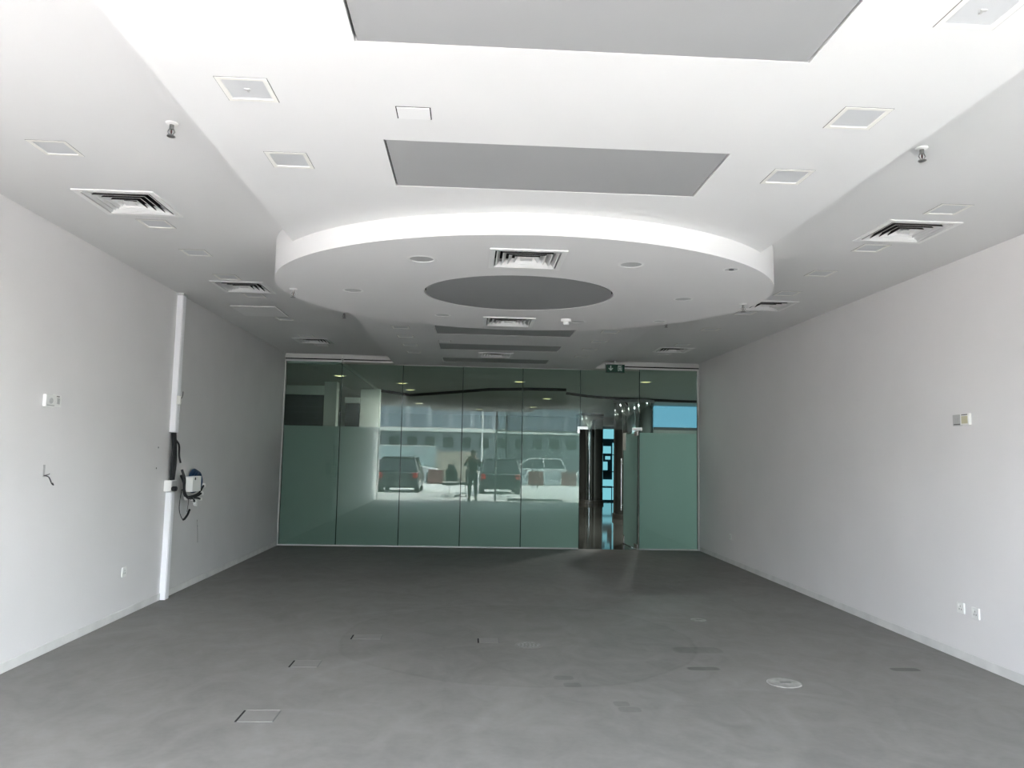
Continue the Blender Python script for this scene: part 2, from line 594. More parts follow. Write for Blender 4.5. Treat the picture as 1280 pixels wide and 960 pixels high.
o = link_mesh('inset_panel', plate(bmesh.new(), loc(ell(E1[0], E1[1], E1[2] - .016, E1[3] - .008, 96)), [], .0005, .02), MT['ovalgrey'], bulk)
o['label'] = 'grey oval panel set into the bulkhead'
bm = plate(bmesh.new(), loc(ell(E1[0], E1[1], E1[2] + .001, E1[3] + .001, 96)), [], .03, .04)
link_mesh('shadow_gap', bm, MT['gap'], bulk)

# grey panels in the strip
where = ['nearest the front, at the top edge of the picture', 'just in front of the oval bulkhead', 'right behind the oval bulkhead', 'second behind the oval bulkhead', 'farthest back, close to the glass wall']
for (x0, x1, y0, y1), w in zip(PANELS, where):
    t = thing('ceiling_panel', 'long grey rectangular panel set in the dropped ceiling strip, ' + w, 'ceiling panel', ((x0 + x1) / 2, (y0 + y1) / 2, HS), 0, 'grey panels in the ceiling strip')
    hx, hy = (x1 - x0) / 2, (y1 - y0) / 2
    link_mesh('panel_face', bx(-hx + .011, hx - .011, -hy + .004, hy - .006, .001, .02), MT['grey'], t)
    link_mesh('shadow_gap', bx(-hx + .0005, hx - .0005, -hy + .0005, hy - .0005, .03, .045), MT['gap'], t)


# ------------------------------------------------------------------ ceiling fittings
def make_square_light(label, loc_, group):
    t = thing('square_downlight', label, 'ceiling light', loc_, 0, group)
    bm = sq_frame(bmesh.new(), .106, .086, -.0025, 0)
    sq_frame(bm, .089, .086, 0, .02)
    link_mesh('frame', bm, MT['lampframe'], t)
    link_mesh('diffuser', bx(-.086, .086, -.086, .086, .002, .012), MT['diffuser'], t)
    link_mesh('shadow_gap', sq_frame(bmesh.new(), .1085, .106, -.001, 0), MT['dgrey'], t)
    return t


ordn = ['first', 'second', 'third', 'fourth', 'fifth', 'sixth', 'seventh', 'eighth']
proto = None


def place_light(x, y, z, label, group):
    global proto
    if proto is None:
        proto = make_square_light(label, (x, y, z), group)
    else:
        return dup(proto, (x, y, z), label, group=group)
    return proto


sl = ['left of the front grey panel, at the top edge', 'first fully visible on the left of the strip', 'left of the second grey panel',
      'cut by the top right picture corner', 'large on the right of the strip between two grey panels', 'right of the second grey panel']
for (x, y), w in zip(strip_lights[:6], sl):
    t = place_light(x, y, HS, 'square downlight with cream frame, ' + w, 'square downlights in the ceiling strip')
for x, y in (strip_lights[1], strip_lights[3]):                      # the catch shows in two of them
    t = [o for o in C.objects if o.name.startswith('square_downlight') and abs(o.location.x - x) < .001 and abs(o.location.y - y) < .001][0]
    bm = bmesh.new()
    box(bm, -.012, .012, -.006, .006, -.001, .002)
    box(bm, -.004, .004, -.004, .020, -.002, .002)
    link_mesh('catch', bm, MT['mgrey'], t)
for i, (x, y) in enumerate(strip_lights[6:]):
    place_light(x, y, HS, 'small square downlight behind the oval bulkhead, %s in %s row' % (ordn[i % 4], 'left' if i < 4 else 'right'), 'square downlights in the ceiling strip')
for i, (x, y) in enumerate(left_lights):
    place_light(x, y, H, 'square downlight on the left side ceiling, %s from the front' % ordn[i], 'square downlights on the side ceilings')
for i, (x, y) in enumerate(right_lights):
    place_light(x, y, H, 'square downlight on the right side ceiling, %s from the front' % ordn[i], 'square downlights on the side ceilings')


def make_vent(label, loc_, group):
    t = thing('ceiling_vent', label, 'air vent', loc_, 0, group)
    bm = sq_frame(bmesh.new(), VENT_H, .225, -.008, 0)
    sq_frame(bm, .229, .225, 0, .06)
    link_mesh('frame', bm, MT['vent'], t)
    for k, r in enumerate((.215, .172, .129, .086)):
        bm = bmesh.new()
        a = [(-1, -1), (1, -1), (1, 1), (-1, 1)]
        lo = [bm.verts.new((sx * r, sy * r, -.006)) for sx, sy in a]
        lo2 = [bm.verts.new((sx * (r - .006), sy * (r - .006), -.006)) for sx, sy in a]
        lo3 = [bm.verts.new((sx * (r - .001), sy * (r - .001), .000)) for sx, sy in a]
        hi = [bm.verts.new((sx * (r - .030), sy * (r - .030), .030)) for sx, sy in a]
        hi2 = [bm.verts.new((sx * (r - .026), sy * (r - .026), .033)) for sx, sy in a]
        for i in range(4):
            j = (i + 1) % 4
            bm.faces.new((lo[i], lo[j], lo2[j], lo2[i]))
            bm.faces.new((lo2[i], lo2[j], hi[j], hi[i]))
            bm.faces.new((hi[i], hi[j], hi2[j], hi2[i]))
            bm.faces.new((hi2[i], hi2[j], lo3[j], lo3[i]))
            bm.faces.new((lo3[i], lo3[j], lo[j], lo[i]))
        lv = link_mesh('louver', bm, MT['vent'], t)
        lv.data.materials.append(MT['gap'])
        for p in lv.data.polygons:
            if p.normal.z > .1:
                p.material_index = 1                                  # matt black backs
    link_mesh('centre_plate', bx(-.04, .04, -.04, .04, -.004, 0.0), MT['vent'], t)
    link_mesh('backing', bx(-.225, .225, -.225, .225, .058, .068), MT['gap'], t)
    return t


vg = 'square air vents in the ceiling'
v0 = make_vent('square four-way air vent on the left side ceiling, nearest of three', (*left_vents[0], H), vg)
dup(v0, (*left_vents[1], H), 'square air vent on the left side ceiling beside the oval bulkhead')
dup(v0, (*left_vents[2], H), 'square air vent on the left side ceiling close to the glass wall')
dup(v0, (*right_vents[0], H), 'square four-way air vent on the right side ceiling, nearest of three')
dup(v0, (*right_vents[1], H), 'square air vent on the right side ceiling, half behind the oval bulkhead')
dup(v0, (*right_vents[2], H), 'square air vent on the right side ceiling close to the glass wall')
dup(v0, (*disc_vents[0], ZD), 'square air vent under the oval bulkhead, in front of its grey inset')
dup(v0, (*disc_vents[1], ZD), 'square air vent under the oval bulkhead, behind its grey inset')
dup(v0, (*strip_vent, HS), 'square air vent in the dropped strip between the two rearmost grey panels')

dl = ['front left, beside the front vent', 'far left, level with the grey inset', 'rear left, behind the grey inset', 'front right, beside the front vent',
      'small one near the right front rim', 'right, level with the grey inset', 'rear right near the rim', 'rear right, next to the smoke detector']
for (x, y, r), w in zip(disc_lights, dl):
    t = thing('round_downlight', 'round recessed downlight under the oval bulkhead, ' + w, 'ceiling light', (x, y, ZD), 0, 'round downlights under the bulkhead')
    bm = lathe(bmesh.new(), [(r, 0), (r * .97, -.002), (r * .80, -.002), (r * .78, .010), (r * .8, .012)], n=32, caps=False)
    link_mesh('ring', bm, MT['vent'], t, smooth=.6)
    link_mesh('lens', lathe(bmesh.new(), [(r * .79, .002), (r * .79, .009)], n=32), MT['lens'], t)
    if r < .065:
        bm = lathe(bmesh.new(), [(r * .3, -.004), (r * .3, .008)], n=16)
        link_mesh('lamp', bm, MT['dgrey'], t)

# smoke detector under the bulkhead
t = thing('smoke_detector', 'white round smoke detector under the rear of the oval bulkhead', 'smoke detector', (0.935, 7.56, ZD))
link_mesh('base', lathe(bmesh.new(), [(.052, 0), (.052, -.022), (.046, -.03)], n=24), MT['white'], t, smooth=.6)
link_mesh('sensor_head', lathe(bmesh.new(), [(.03, -.03), (.03, -.05), (.022, -.058)], n=24), MT['white'], t, smooth=.6)


def make_sprinkler(label, loc_):
    t = thing('ceiling_sprinkler', label, 'sprinkler', loc_, 0, 'sprinkler heads')
    link_mesh('escutcheon', lathe(bmesh.new(), [(.030, 0), (.028, -.005), (.015, -.010)], n=24), MT['vent'], t, smooth=.6)
    bm = lathe(bmesh.new(), [(.011, -.008), (.011, -.032), (.008, -.034)], n=12)
    for s in (-1, 1):
        tube(bm, [(s * .010, 0, -.03), (s * .017, 0, -.045), (s * .006, 0, -.062)], .003, 6)
    lathe(bm, [(.006, -.058), (.006, -.066)], n=10)
    link_mesh('body', bm, MT['dsteel'], t, smooth=.6)
    link_mesh('glass_bulb', lathe(bmesh.new(), [(.002, -.034), (.004, -.042), (.004, -.05), (.002, -.058)], n=8), MT['bulb'], t, smooth=.6)
    link_mesh('deflector', lathe(bmesh.new(), [(.020, -.066), (.020, -.069)], n=20), MT['dsteel'], t)
    t.scale = (1.05, 1.05, 1.05)
    return t


s0 = make_sprinkler('pendent sprinkler head on the left side ceiling near the strip edge', (-1.575, 3.90, H))
dup(s0, (2.365, 3.82, H), 'pendent sprinkler head on the right side ceiling near the strip edge')
dup(s0, (-1.54, 9.15, H), 'pendent sprinkler head on the left side ceiling behind the oval bulkhead')
dup(s0, (2.36, 9.15, H), 'pendent sprinkler head on the right side ceiling behind the oval bulkhead')
dup(s0, (-1.53, 6.50, ZD), 'pendent sprinkler head under the left rim of the oval bulkhead')
dup(s0, (2.38, 6.55, ZD), 'pendent sprinkler head under the right rim of the oval bulkhead')


# access hatches
def make_hatch(label, loc_, w, d, tilt=0.0):
    t = thing('ceiling_hatch', label, 'access hatch', loc_, 0, 'ceiling access hatches')
    g = plate(bmesh.new(), rect(-w / 2, w / 2, -d / 2, d / 2), [rect(-w / 2 + .004, w / 2 - .004, -d / 2 + .003, d / 2 - .003)], -.0015, 0)
    link_mesh('shadow_gap', g, MT['gap'], t)
    b = bx(-w / 2 + .005, w / 2 - .005, -d / 2 + .004, d / 2 - .004, -.004 - tilt, -.0005)
    link_mesh('lid', b, MT['hatch'], t)
    return t


make_hatch('small flush white access hatch in front of the second grey panel', (-.287, 3.325, HS), .155, .12)
make_hatch('large white access hatch on the left side ceiling beside the bulkhead', (-2.55, 9.21, H), .53, .63, .008)
make_hatch('small white access hatch behind the bulkhead near the fourth grey panel', (-.37, 10.22, HS), .16, .12, .004)

# ------------------------------------------------------------------ floor fittings
for (x, y, w, d), lb in zip(((-1.20, 4.74, .20, .20), (-1.165, 5.875, .19, .18), (-.83, 6.72, .235, .15), (.197, 6.62, .16, .15)),
                            ('square floor box lid nearest the camera on the left', 'square floor box lid, second from the camera on the left',
                             'square floor box lid, farthest on the left', 'square floor box lid in the middle beside the round grating')):
    t = thing('floor_box', lb, 'floor box', (x, y, 0), 0, 'floor boxes in the screed')
    link_mesh('lid', bx(-w / 2, w / 2, -d / 2, d / 2, 0, .003), MT['plate'], t)
    link_mesh('seam', bx(-w / 2 - .014, -w / 2, -d / 2, d / 2, 0, .0015), MT['gap'], t)
    link_mesh('seam', bx(w / 2, w / 2 + .008, -d / 2, d / 2, 0, .0015), MT['dgrey'], t)
    bm = bx(-w / 2, w / 2, d / 2, d / 2 + .008, 0, .004, bev=.001)
    link_mesh('rim', bm, MT['plate'], t)
t = thing('floor_drain', 'round grey metal grating in the middle of the floor', 'floor drain', (.527, 6.48, 0))
bm = plate(bmesh.new(), ell(0, 0, .115, .115, 40), [ell(0, 0, .095, .095, 40)], 0, .004)
link_mesh('ring', bm, MT['plate'], t)
bm = plate(bmesh.new(), ell(0, 0, .094, .094, 40), [rect(-.07 + i * .03, -.055 + i * .03, -.045, .045) for i in range(5)], 0.001, .004)
link_mesh('grating', bm, MT['drain_b'], t)
t = thing('floor_drain', 'round pale cement cover on the right of the floor', 'floor drain', (2.245, 5.44, 0))
link_mesh('cover', lathe(bmesh.new(), [(.118, 0), (.118, .003), (.112, .005)], n=40), MT['drain'], t)
link_mesh('lifting_slot', bx(-.03, .05, -.012, .012, .005, .0056), MT['dgrey'], t)
t = thing('floor_drain', 'small worn pale round cover near the right wall', 'floor drain', (2.26, 7.52, 0))
link_mesh('cover', lathe(bmesh.new(), [(.075, 0), (.075, .003), (.07, .004)], n=32), MT['drain'], t)
link_mesh('lifting_slot', bx(-.02, .03, -.01, .01, .004, .0046), MT['dgrey'], t)


# ------------------------------------------------------------------ wall fittings
def wall_fit(name, label, cat, side, y, z, group=None):
    """Local frame: +y out of the wall, x along the wall, z up."""
    t = thing(name, label, cat, (XL if side == 'L' else XR, y, z), 0, group)
    t.rotation_euler = (0, 0, -PI / 2 if side == 'L' else PI / 2)
    return t


def make_socket(label, side, y, z):
    t = wall_fit('wall_socket', label, 'socket', side, y, z, 'wall sockets')
    link_mesh('plate', bx(-.043, .043, 0, .012, -.043, .043, bev=.003), MT['white'], t)
    bm = bmesh.new()
    for x, zz in ((0, .014), (-.013, -.01), (.013, -.01)):
        box(bm, x - .003, x + .003, .012, .0125, zz - .006, zz + .006)
    link_mesh('pin_slot', bm, MT['dgrey'], t)
    link_mesh('rocker', bx(.018, .03, .012, .016, .01, .03, bev=.001), MT['white'], t)
    return t


make_socket('white wall socket low on the left wall, in front of the trunking', 'L', 7.40, .415)
make_socket('white wall socket low on the right wall, left one of the near pair', 'R', 6.08, .408)
make_socket('white wall socket low on the right wall, right one of the near pair', 'R', 5.90, .400)
make_socket('small white wall socket low on the right wall, far back by the glass', 'R', 11.55, .40)

t = wall_fit('thermostat', 'white thermostat on the left wall beside a switch', 'thermostat', 'L', 5.91, 1.898)
link_mesh('case', bx(-.062, .062, 0, .026, -.046, .046, bev=.004), MT['white'], t)
link_mesh('dial', lathe(bmesh.new(), [(.022, .026), (.022, .032), (.018, .034)], n=24, axis='y'), MT['mgrey'], t)
link_mesh('lower_grille', bx(-.05, .05, .026, .0275, -.038, -.03), MT['mgrey'], t)
t = wall_fit('wall_switch', 'white switch plate on the left wall next to the thermostat', 'switch', 'L', 6.035, 1.906)
link_mesh('plate', bx(-.052, .052, 0, .012, -.046, .046, bev=.003), MT['white'], t)
link_mesh('rocker', bx(-.02, .02, .012, .018, -.026, .02, bev=.002), MT['mgrey'], t)
link_mesh('upper_slot', bx(-.02, .02, .012, .0135, .028, .036), MT['dgrey'], t)
t = wall_fit('thermostat', 'white thermostat with a yellowish display on the right wall', 'thermostat', 'R', 5.925, 1.915)
link_mesh('case', bx(-.052, .052, 0, .026, -.046, .046, bev=.004), MT['white'], t)
link_mesh('display', bx(-.042, .034, .026, .0275, -.034, .026), MT['display'], t)
link_mesh('upper_slot', bx(-.04, .034, .026, .0275, .032, .04), MT['dgrey'], t)
t = wall_fit('wall_switch', 'grey switch plate on the right wall beside the thermostat', 'switch', 'R', 6.04, 1.912)
link_mesh('plate', bx(-.055, .055, 0, .012, -.046, .046, bev=.003), MT['mgrey'], t)
link_mesh('rocker', bx(-.022, .022, .012, .017, -.02, .022, bev=.002), MT['mgrey'], t)
link_mesh('lower_slot', bx(-.04, .04, .012, .0135, -.038, -.03), MT['dgrey'], t)

t = wall_fit('loose_wire', 'bare wire ends sticking out of a small hole in the left wall', 'wire', 'L', 5.935, 1.36)
link_mesh('back_box', bx(-.012, .012, 0, .003, -.03, .06), MT['mgrey'], t)
link_mesh('wire', tube(bmesh.new(), curve_pts([(0, .003, -.02), (.02, .05, -.03), (.05, .09, -.075), (.08, .12, -.085), (.115, .13, -.07)]), .004), MT['black'], t, smooth=.8)
link_mesh('wire', tube(bmesh.new(), curve_pts([(0, .003, -.02), (.03, .05, -.012), (.07, .08, -.005)]), .0035), MT['dgrey'], t, smooth=.8)
t = wall_fit('wall_scuff', 'thin dark scuff on the left wall beyond the trunking', 'scuff', 'L', 9.30, .60)
link_mesh('scratch', tube(bmesh.new(), curve_pts([(-.03, .001, -.13), (-.012, .001, -.02), (.0, .001, .03), (.03, .001, .14)]), .0025), MT['dgrey'], t)
link_mesh('smear', tube(bmesh.new(), curve_pts([(.0, .001, .06), (.035, .001, .12)]), .005), MT['mgrey'], t)

# trunking: lower and upper lengths, junction box, black cables, white box, blue coil
t = wall_fit('cable_trunking', 'lower length of white cable trunking standing on the floor at the left wall', 'cable trunking', 'L', TRUNK_Y, 0)
link_mesh('channel', bx(-.05, .05, 0, .058, 0, 1.105, bev=.003), MT['pvc'], t)
link_mesh('cover_ridge', bx(-.035, .035, .058, .062, 0.005, 1.10, bev=.001), MT['pvc'], t)
t = wall_fit('cable_trunking', 'upper length of white cable trunking running up to the ceiling on the left wall', 'cable trunking', 'L', TRUNK_Y, 1.735)
link_mesh('channel', bx(-.05, .05, 0, .058, 0, H - 1.735, bev=.003), MT['pvc'], t)
link_mesh('cover_ridge', bx(-.035, .035, .058, .062, 0.005, H - 1.75, bev=.001), MT['pvc'], t)
link_mesh('end_collar', bx(-.062, .062, 0, .066, H - 1.76, H - 1.735), MT['mgrey'], t)
t = wall_fit('junction_box', 'white junction box at the top of the lower trunking', 'junction box', 'L', TRUNK_Y - .03, 1.115)
link_mesh('case', bx(-.075, .075, 0, .075, 0, .115, bev=.004), MT['white'], t)
link_mesh('lid', bx(-.068, .068, .075, .082, .007, .108, bev=.002), MT['mgrey'], t)
link_mesh('cable_gland', lathe(bmesh.new(), [(.025, .075), (.025, .12), (.02, .125)], .05, .03, 16, 'y'), MT['black'], t, smooth=.6)
t = wall_fit('cable_bundle', 'thick black cables bridging the gap between the two trunkings', 'cable', 'L', TRUNK_Y, 1.22)
for k, (x0, x1, r) in enumerate(((-.03, -.045, .017), (0, .0, .018), (.028, .012, .016), (.04, .06, .010))):
    link_mesh('cable', tube(bmesh.new(), curve_pts([(x0, .03, .508), (x0 + .02, .05, .36), (x1, .045, .18), (x1 * .6, .04, 0.012)]), r), MT['black'], t, smooth=.8)
link_mesh('cable', tube(bmesh.new(), curve_pts([(-.056, .03, .44), (-.11, .05, .38), (-.12, .055, .27), (-.13, .07, .19)]), .010), MT['black'], t, smooth=.8)
t = wall_fit('cable_clip', 'small cream clip box on the upper trunking', 'junction box', 'L', TRUNK_Y - .06, 2.03)
link_mesh('case', bx(-.028, .012, .063, .105, 0, .09, bev=.004), MT['cream'], t)
link_mesh('wire', tube(bmesh.new(), curve_pts([(-.0, .107, .06), (-.03, .11, .1), (-.06, .10, .14)]), .004), MT['dgrey'], t)
link_mesh('wire', tube(bmesh.new(), curve_pts([(-.01, .107, .01), (-.03, .09, -.06), (-.06, .075, -.16)]), .0025), MT['mgrey'], t)
t = wall_fit('terminal_box', 'white box hanging among loose cables beside the trunking', 'junction box', 'L', 8.62, 1.10)
link_mesh('case', bx(-.16, .10, .10, .19, 0, .165, bev=.006), MT['white'], t)
link_mesh('bracket', bx(-.20, -.13, 0, .10, .05, .10), MT['mgrey'], t)
link_mesh('knockout', lathe(bmesh.new(), [(.016, .19), (.016, .193)], .03, .14, 14, 'y'), MT['black'], t)
t = wall_fit('cable_coil', 'coil of blue cable behind the hanging white box', 'cable', 'L', 9.02, 1.20)
for k in range(3):
    r = .125 - k * .014
    pts = [(r * math.cos(2 * PI * i / 28) * 1.25, .024 + .022 * k + .004 * math.sin(2 * PI * i / 14), r * math.sin(2 * PI * i / 28)) for i in range(28)]
    link_mesh('loop', tube(bmesh.new(), pts, .016), MT['bluec'], t, smooth=.8)
t = wall_fit('cable_tangle', 'tangle of black cables with white connectors under the hanging box', 'cable', 'L', 8.60, 1.08)
random.seed(4)
ends = [(-.36, .16, .075), (-.27, .17, -.01), (-.29, .15, -.075), (-.10, .16, -.10), (-.14, .15, -.125), (-.04, .14, -.06), (.10, .13, -.045)]
for ex, ey, ez in ends:
    link_mesh('cable', tube(bmesh.new(), curve_pts([(.15, .115, .05), (.08, .13, -.035 + .015 * random.random()), (ex * .6, .15, ez * .3 - .035), (ex, ey, ez)]), .011), MT['black'], t, smooth=.8)
    bm = bmesh.new()
    tb = box(bmesh.new(), -.022, .022, -.015, .015, -.015, .015, bev=.003)
    merge(bm, tb, Matrix.Translation((ex - .012, ey, ez)) @ Matrix.Rotation(random.uniform(-.8, .8), 4, 'Y'))
    link_mesh('connector', bm, MT['white'], t)
for pts in ([(.20, .105, .20), (.16, .125, .12), (.17, .14, .02), (.08, .15, -.045), (-.06, .15, -.04)], [(.13, .085, .26), (.12, .115, .16), (.14, .125, .05), (.10, .14, -.03), (.0, .15, -.055)]):
    link_mesh('cable', tube(bmesh.new(), curve_pts(pts), .014), MT['black'], t, smooth=.8)
link_mesh('cable', tube(bmesh.new(), curve_pts([(.16, .105, .05), (.21, .11, -.15), (.12, .12, -.27), (-.0, .12, -.24), (-.07, .12, -.18)]), [.004] * 13 + [.012] * 12), MT['black'], t, smooth=.8)
link_mesh('cable', tube(bmesh.new(), curve_pts([(.02, .13, -.05), (.01, .13, -.1), (.005, .12, -.2)]), .004), MT['dgrey'], t, smooth=.8)
for y, z, lb in ((8.02, 1.57, 'upper of two small screw holes in the left wall beside the trunking'), (8.0, 1.36, 'lower of two small screw holes in the left wall beside the trunking')):
    t = wall_fit('wall_plug', lb, 'screw hole', 'L', y, z, 'screw holes by the trunking')
    link_mesh('rim', lathe(bmesh.new(), [(.011, 0), (.011, .002)], n=12, axis='y'), MT['mgrey'], t)
    link_mesh('hole', lathe(bmesh.new(), [(.008, .002), (.008, .0026)], n=12, axis='y'), MT['black'], t)

# ------------------------------------------------------------------ glass wall to the lobby
DIV = [XL + .02, -2.21, -1.172, -0.142, 0.890, 1.890, 2.925, XR - .03]
FILM_T, TOP = 2.0, 3.074
n_w = 0
for i in range(7):
    x0, x1 = DIV[i] + .004, DIV[i + 1] - .004
    top = 3.10 if (x1 < SX0 or x0 > SX1) else 3.066
    zb = .022
    if i == 5:
        zb = 2.045
    n_w += 1
    w = struct('window_%d' % n_w, bx(x0, x1, D, D + .010, zb, top), MT['glass'])
    eb = bmesh.new()
    box(eb, x0 - .004, x0 + .002, D - .001, D + .011, zb, top)
    box(eb, x1 - .002, x1 + .004, D - .001, D + .011, zb, top)
    link_mesh('glass_edge', eb, MT['edge'], w)
    if i != 5:
        f = link_mesh('frosted_film', bx(x0 + .004, x1 - .004, D + .012, D + .0135, zb, FILM_T), MT['film'], w)
# header rails, side posts, threshold
bm = bmesh.new()
for xa, xb in ((XL, -2.215), (-2.195, SX0 - .002), (SX1 + .40, XR)):
    box(bm, xa, xb, D - .03, D + .02, 3.150, H - .025)
    box(bm, xa, xb, D - .03, D + .02, 3.098, 3.128)
struct('trim_2', bm, MT['alu'])
bm = bmesh.new()
box(bm, XL, XL + .018, D - .03, D + .02, .0, 3.098)
box(bm, XR - .028, XR - .004, D - .03, D + .02, .0, 3.098)
struct('trim_3', bm, MT['alu'])
bm = bmesh.new()
box(bm, XL + .02, DIV[5] - .01, D - .012, D + .022, 0, .02)
box(bm, DIV[6], XR - .03, D - .012, D + .022, 0, .02)
struct('trim_4', bm, MT['alu'])
bm = bx(SX0 - .0, SX1, D + .0, D + .02, 3.068, H)
box(bm, SX1, SX1 + .4, D - .0, D + .02, 3.098, H)
box(bm, XL - .15, XR + .15, D - .0, D + .025, H - .012, H + .25)
struct('wall_back', bm, MT['ceil'])
bm = bx(XL, SX0, D - .01, D + .02, 3.128, 3.150)
box(bm, SX1 + .4, XR, D - .01, D + .02, 3.128, 3.150)
struct('trim_8', bm, MT['gap'])
# small clamps where the panes meet the ceiling and the pivot patches of the doorway
for i, (x, z, lb) in enumerate(((DIV[1], 3.115, 'dark clamp at the head of the first glass joint from the left'),)):
    t = thing('glass_clamp', lb, 'glass clamp', (x, D, z))
    link_mesh('plate', bx(-.022, .022, -.02, -.001, -.03, .045, bev=.003), MT['dsteel'], t)
    link_mesh('bolt', lathe(bmesh.new(), [(.010, -.026), (.010, -.02)], 0, -.01, 12, 'y'), MT['steel'], t)
t = thing('patch_fitting', 'L-shaped steel patch on the left corner of the glass doorway', 'glass fitting', (DIV[5], D, 2.04))
bm = bx(-.045, .135, -.018, -.001, -.005, .045, bev=.003)
box(bm, -.045, -.005, -.018, -.001, -.075, -.004, bev=.003)
link_mesh('plate', bm, MT['steel'], t)
link_mesh('screw', lathe(bmesh.new(), [(.008, -.021), (.008, -.018)], -.02, .02, 12, 'y'), MT['dsteel'], t)
t = thing('patch_fitting', 'steel pivot patch at the right corner of the glass doorway', 'glass fitting', (DIV[6], D, 2.04))
bm = bx(-.13, .05, -.018, -.001, -.005, .045, bev=.003)
link_mesh('plate', bm, MT['steel'], t)
link_mesh('screw', lathe(bmesh.new(), [(.008, -.021), (.008, -.018)], .02, .02, 12, 'y'), MT['dsteel'], t)

# glass door swung out into the lobby
th = math.radians(87)
door = bpy.data.objects.new('door_1', None)
C.objects.link(door)
door['kind'] = 'structure'
door.location = (DIV[6] - .02, D + .02, 0)
door.rotation_euler = (0, 0, PI - th)
LW = .96
link_mesh('pane', bx(.01, LW, -.006, .006, .012, 2.02), MT['glass'], door)
bm = bmesh.new()
box(bm, LW, LW + .003, -.007, .007, .012, 2.02)
box(bm, .005, .01, -.007, .007, .012, 2.02)
link_mesh('glass_edge', bm, MT['edge'], door)
link_mesh('frosted_film', bx(.012, LW - .002, .0065, .0075, .012, 1.99), MT['film'], door)
bm = bx(.0, .2, -.014, .014, 1.95, 2.025, bev=.003)
link_mesh('top_patch', bm, MT['steel'], door)
link_mesh('bottom_patch', bx(.0, .2, -.014, .014, .01, .09, bev=.003), MT['steel'], door)
lk = bx(LW - .17, LW + .005, -.016, .016, 1.70, 2.02, bev=.003)
link_mesh('lock_patch', lk, MT['cream'], door)
link_mesh('lock_case', bx(LW - .10, LW + .004, -.016, .016, .01, .16, bev=.003), MT['steel'], door)
for s in (-1, 1):
    bm = tube(bmesh.new(), [(LW - .06, s * .06, .60), (LW - .06, s * .06, 1.55)], .014, 12)
    for z in (.70, 1.45):
        tube(bm, [(LW - .06, s * .006, z), (LW - .06, s * .06, z)], .009, 8)
    link_mesh('pull_handle', bm, MT['steel'], door, smooth=.7)

# exit sign hung in front of the glass
t = thing('exit_sign', 'green exit sign with arrow and running figure hung above the doorway', 'exit sign', (2.475, D - .12, 3.02))
link_mesh('housing', bx(-.165, .165, 0, .05, 0, .145, bev=.004), MT['dgrey'], t)
link_mesh('top_rail', bx(-.17, .17, -.01, .06, .145, .165, bev=.003), MT['alu'], t)
link_mesh('hanger', bx(-.02, .02, .01, .04, .165, H - 3.02), MT['alu'], t)
link_mesh('face', bx(-.158, .158, -.004, 0, .006, .140), MT['exitg'], t)


def poly(bm, pts, y0, y1):
    a = [bm.verts.new((x, y0, z)) for x, z in pts]
    b = [bm.verts.new((x, y1, z)) for x, z in pts]
    bm.faces.new(a)
    bm.faces.new(b[::-1])
    for i in range(len(a)):
        j = (i + 1) % len(a)
        bm.faces.new((a[i], b[i], b[j], a[j]))
    return bm


bm = poly(bmesh.new(), [(-.088, .122), (-.072, .122), (-.072, .062), (-.050, .084), (-.038, .074), (-.080, .032), (-.122, .074), (-.110, .084), (-.088, .062)], -.006, -.003)
o = link_mesh('arrow', bm, MT['exitw'], t)
bm = bmesh.new()
poly(bm, [(.045, .125), (.115, .125), (.115, .113), (.057, .113), (.057, .03), (.045, .03)], -.006, -.003)      # doorway
poly(bm, [(.103, .100), (.115, .100), (.115, .03), (.103, .03)], -.006, -.003)
lathe(bm, [(.009, -.006), (.009, -.003)], .082, .102, 14, 'y')
poly(bm, [(.070, .090), (.090, .090), (.094, .060), (.074, .058)], -.006, -.003)
poly(bm, [(.074, .060), (.086, .060), (.068, .030), (.058, .034)], -.006, -.003)
poly(bm, [(.084, .062), (.096, .058), (.100, .030), (.090, .030)], -.006, -.003)
poly(bm, [(.070, .088), (.062, .068), (.068, .066), (.076, .084)], -.006, -.003)
link_mesh('pictogram', bm, MT['exitw'], t)

# ------------------------------------------------------------------ lobby behind the glass
LX0, LX1, LY0, LY1 = -6.0, 8.0, D + .025, 29.0
struct('floor.001', bx(LX0, LX1, LY0, LY1, -.12, -.002), MT['lobfloor'])
struct('ceiling.001', bx(LX0, LX1, LY0, LY1, 3.14, 3.3), MT['lobceil'])
edge = [(-2.25, 13.3), (-2.28, 19.0), (-1.6, 20.3), (-.6, 19.2), (.43, 17.95), (1.3, 17.6), (2.2, 17.6), (2.3, 18.5), (3.0, 19.3), (3.7, 19.8), (5.5, 20.2), (LX1, 20.3)]
bm = plate(bmesh.new(), [(LX0, 13.3)] + edge + [(LX1, LY1 - .01), (LX0, LY1 - .01)], [], 3.075, 3.139)
struct('ceiling.002', bm, MT['lobceil'])
bm = bmesh.new()
for a, b in zip(edge, edge[1:]):
    va = [bm.verts.new((x, y - .004, z)) for (x, y), z in ((a, 3.07), (b, 3.07), (b, 3.139), (a, 3.139))]
    vb = [bm.verts.new((x, y - .012, z)) for (x, y), z in ((a, 3.07), (b, 3.07), (b, 3.139), (a, 3.139))]
    bm.faces.new(va); bm.faces.new(vb[::-1])
    for i in range(4):
        j = (i + 1) % 4
        bm.faces.new((va[i], va[j], vb[j], vb[i]))
struct('trim_5', bm, MT['gap'])  # dark strip along the lobby ceiling step, paints in its shadow line
bm = bx(LX0 - .15, LX0, LY0, LY1, -.1, 3.3)
struct('wall_lobby_left', bm, MT['lobwall'])
struct('wall_lobby_right', bx(LX1, LX1 + .15, LY0, LY1, -.1, 3.3), MT['lobwall'])
struct('wall_lobby_back', bx(LX0, LX1, LY1, LY1 + .15, -.1, 3.3), MT['lobwall'])
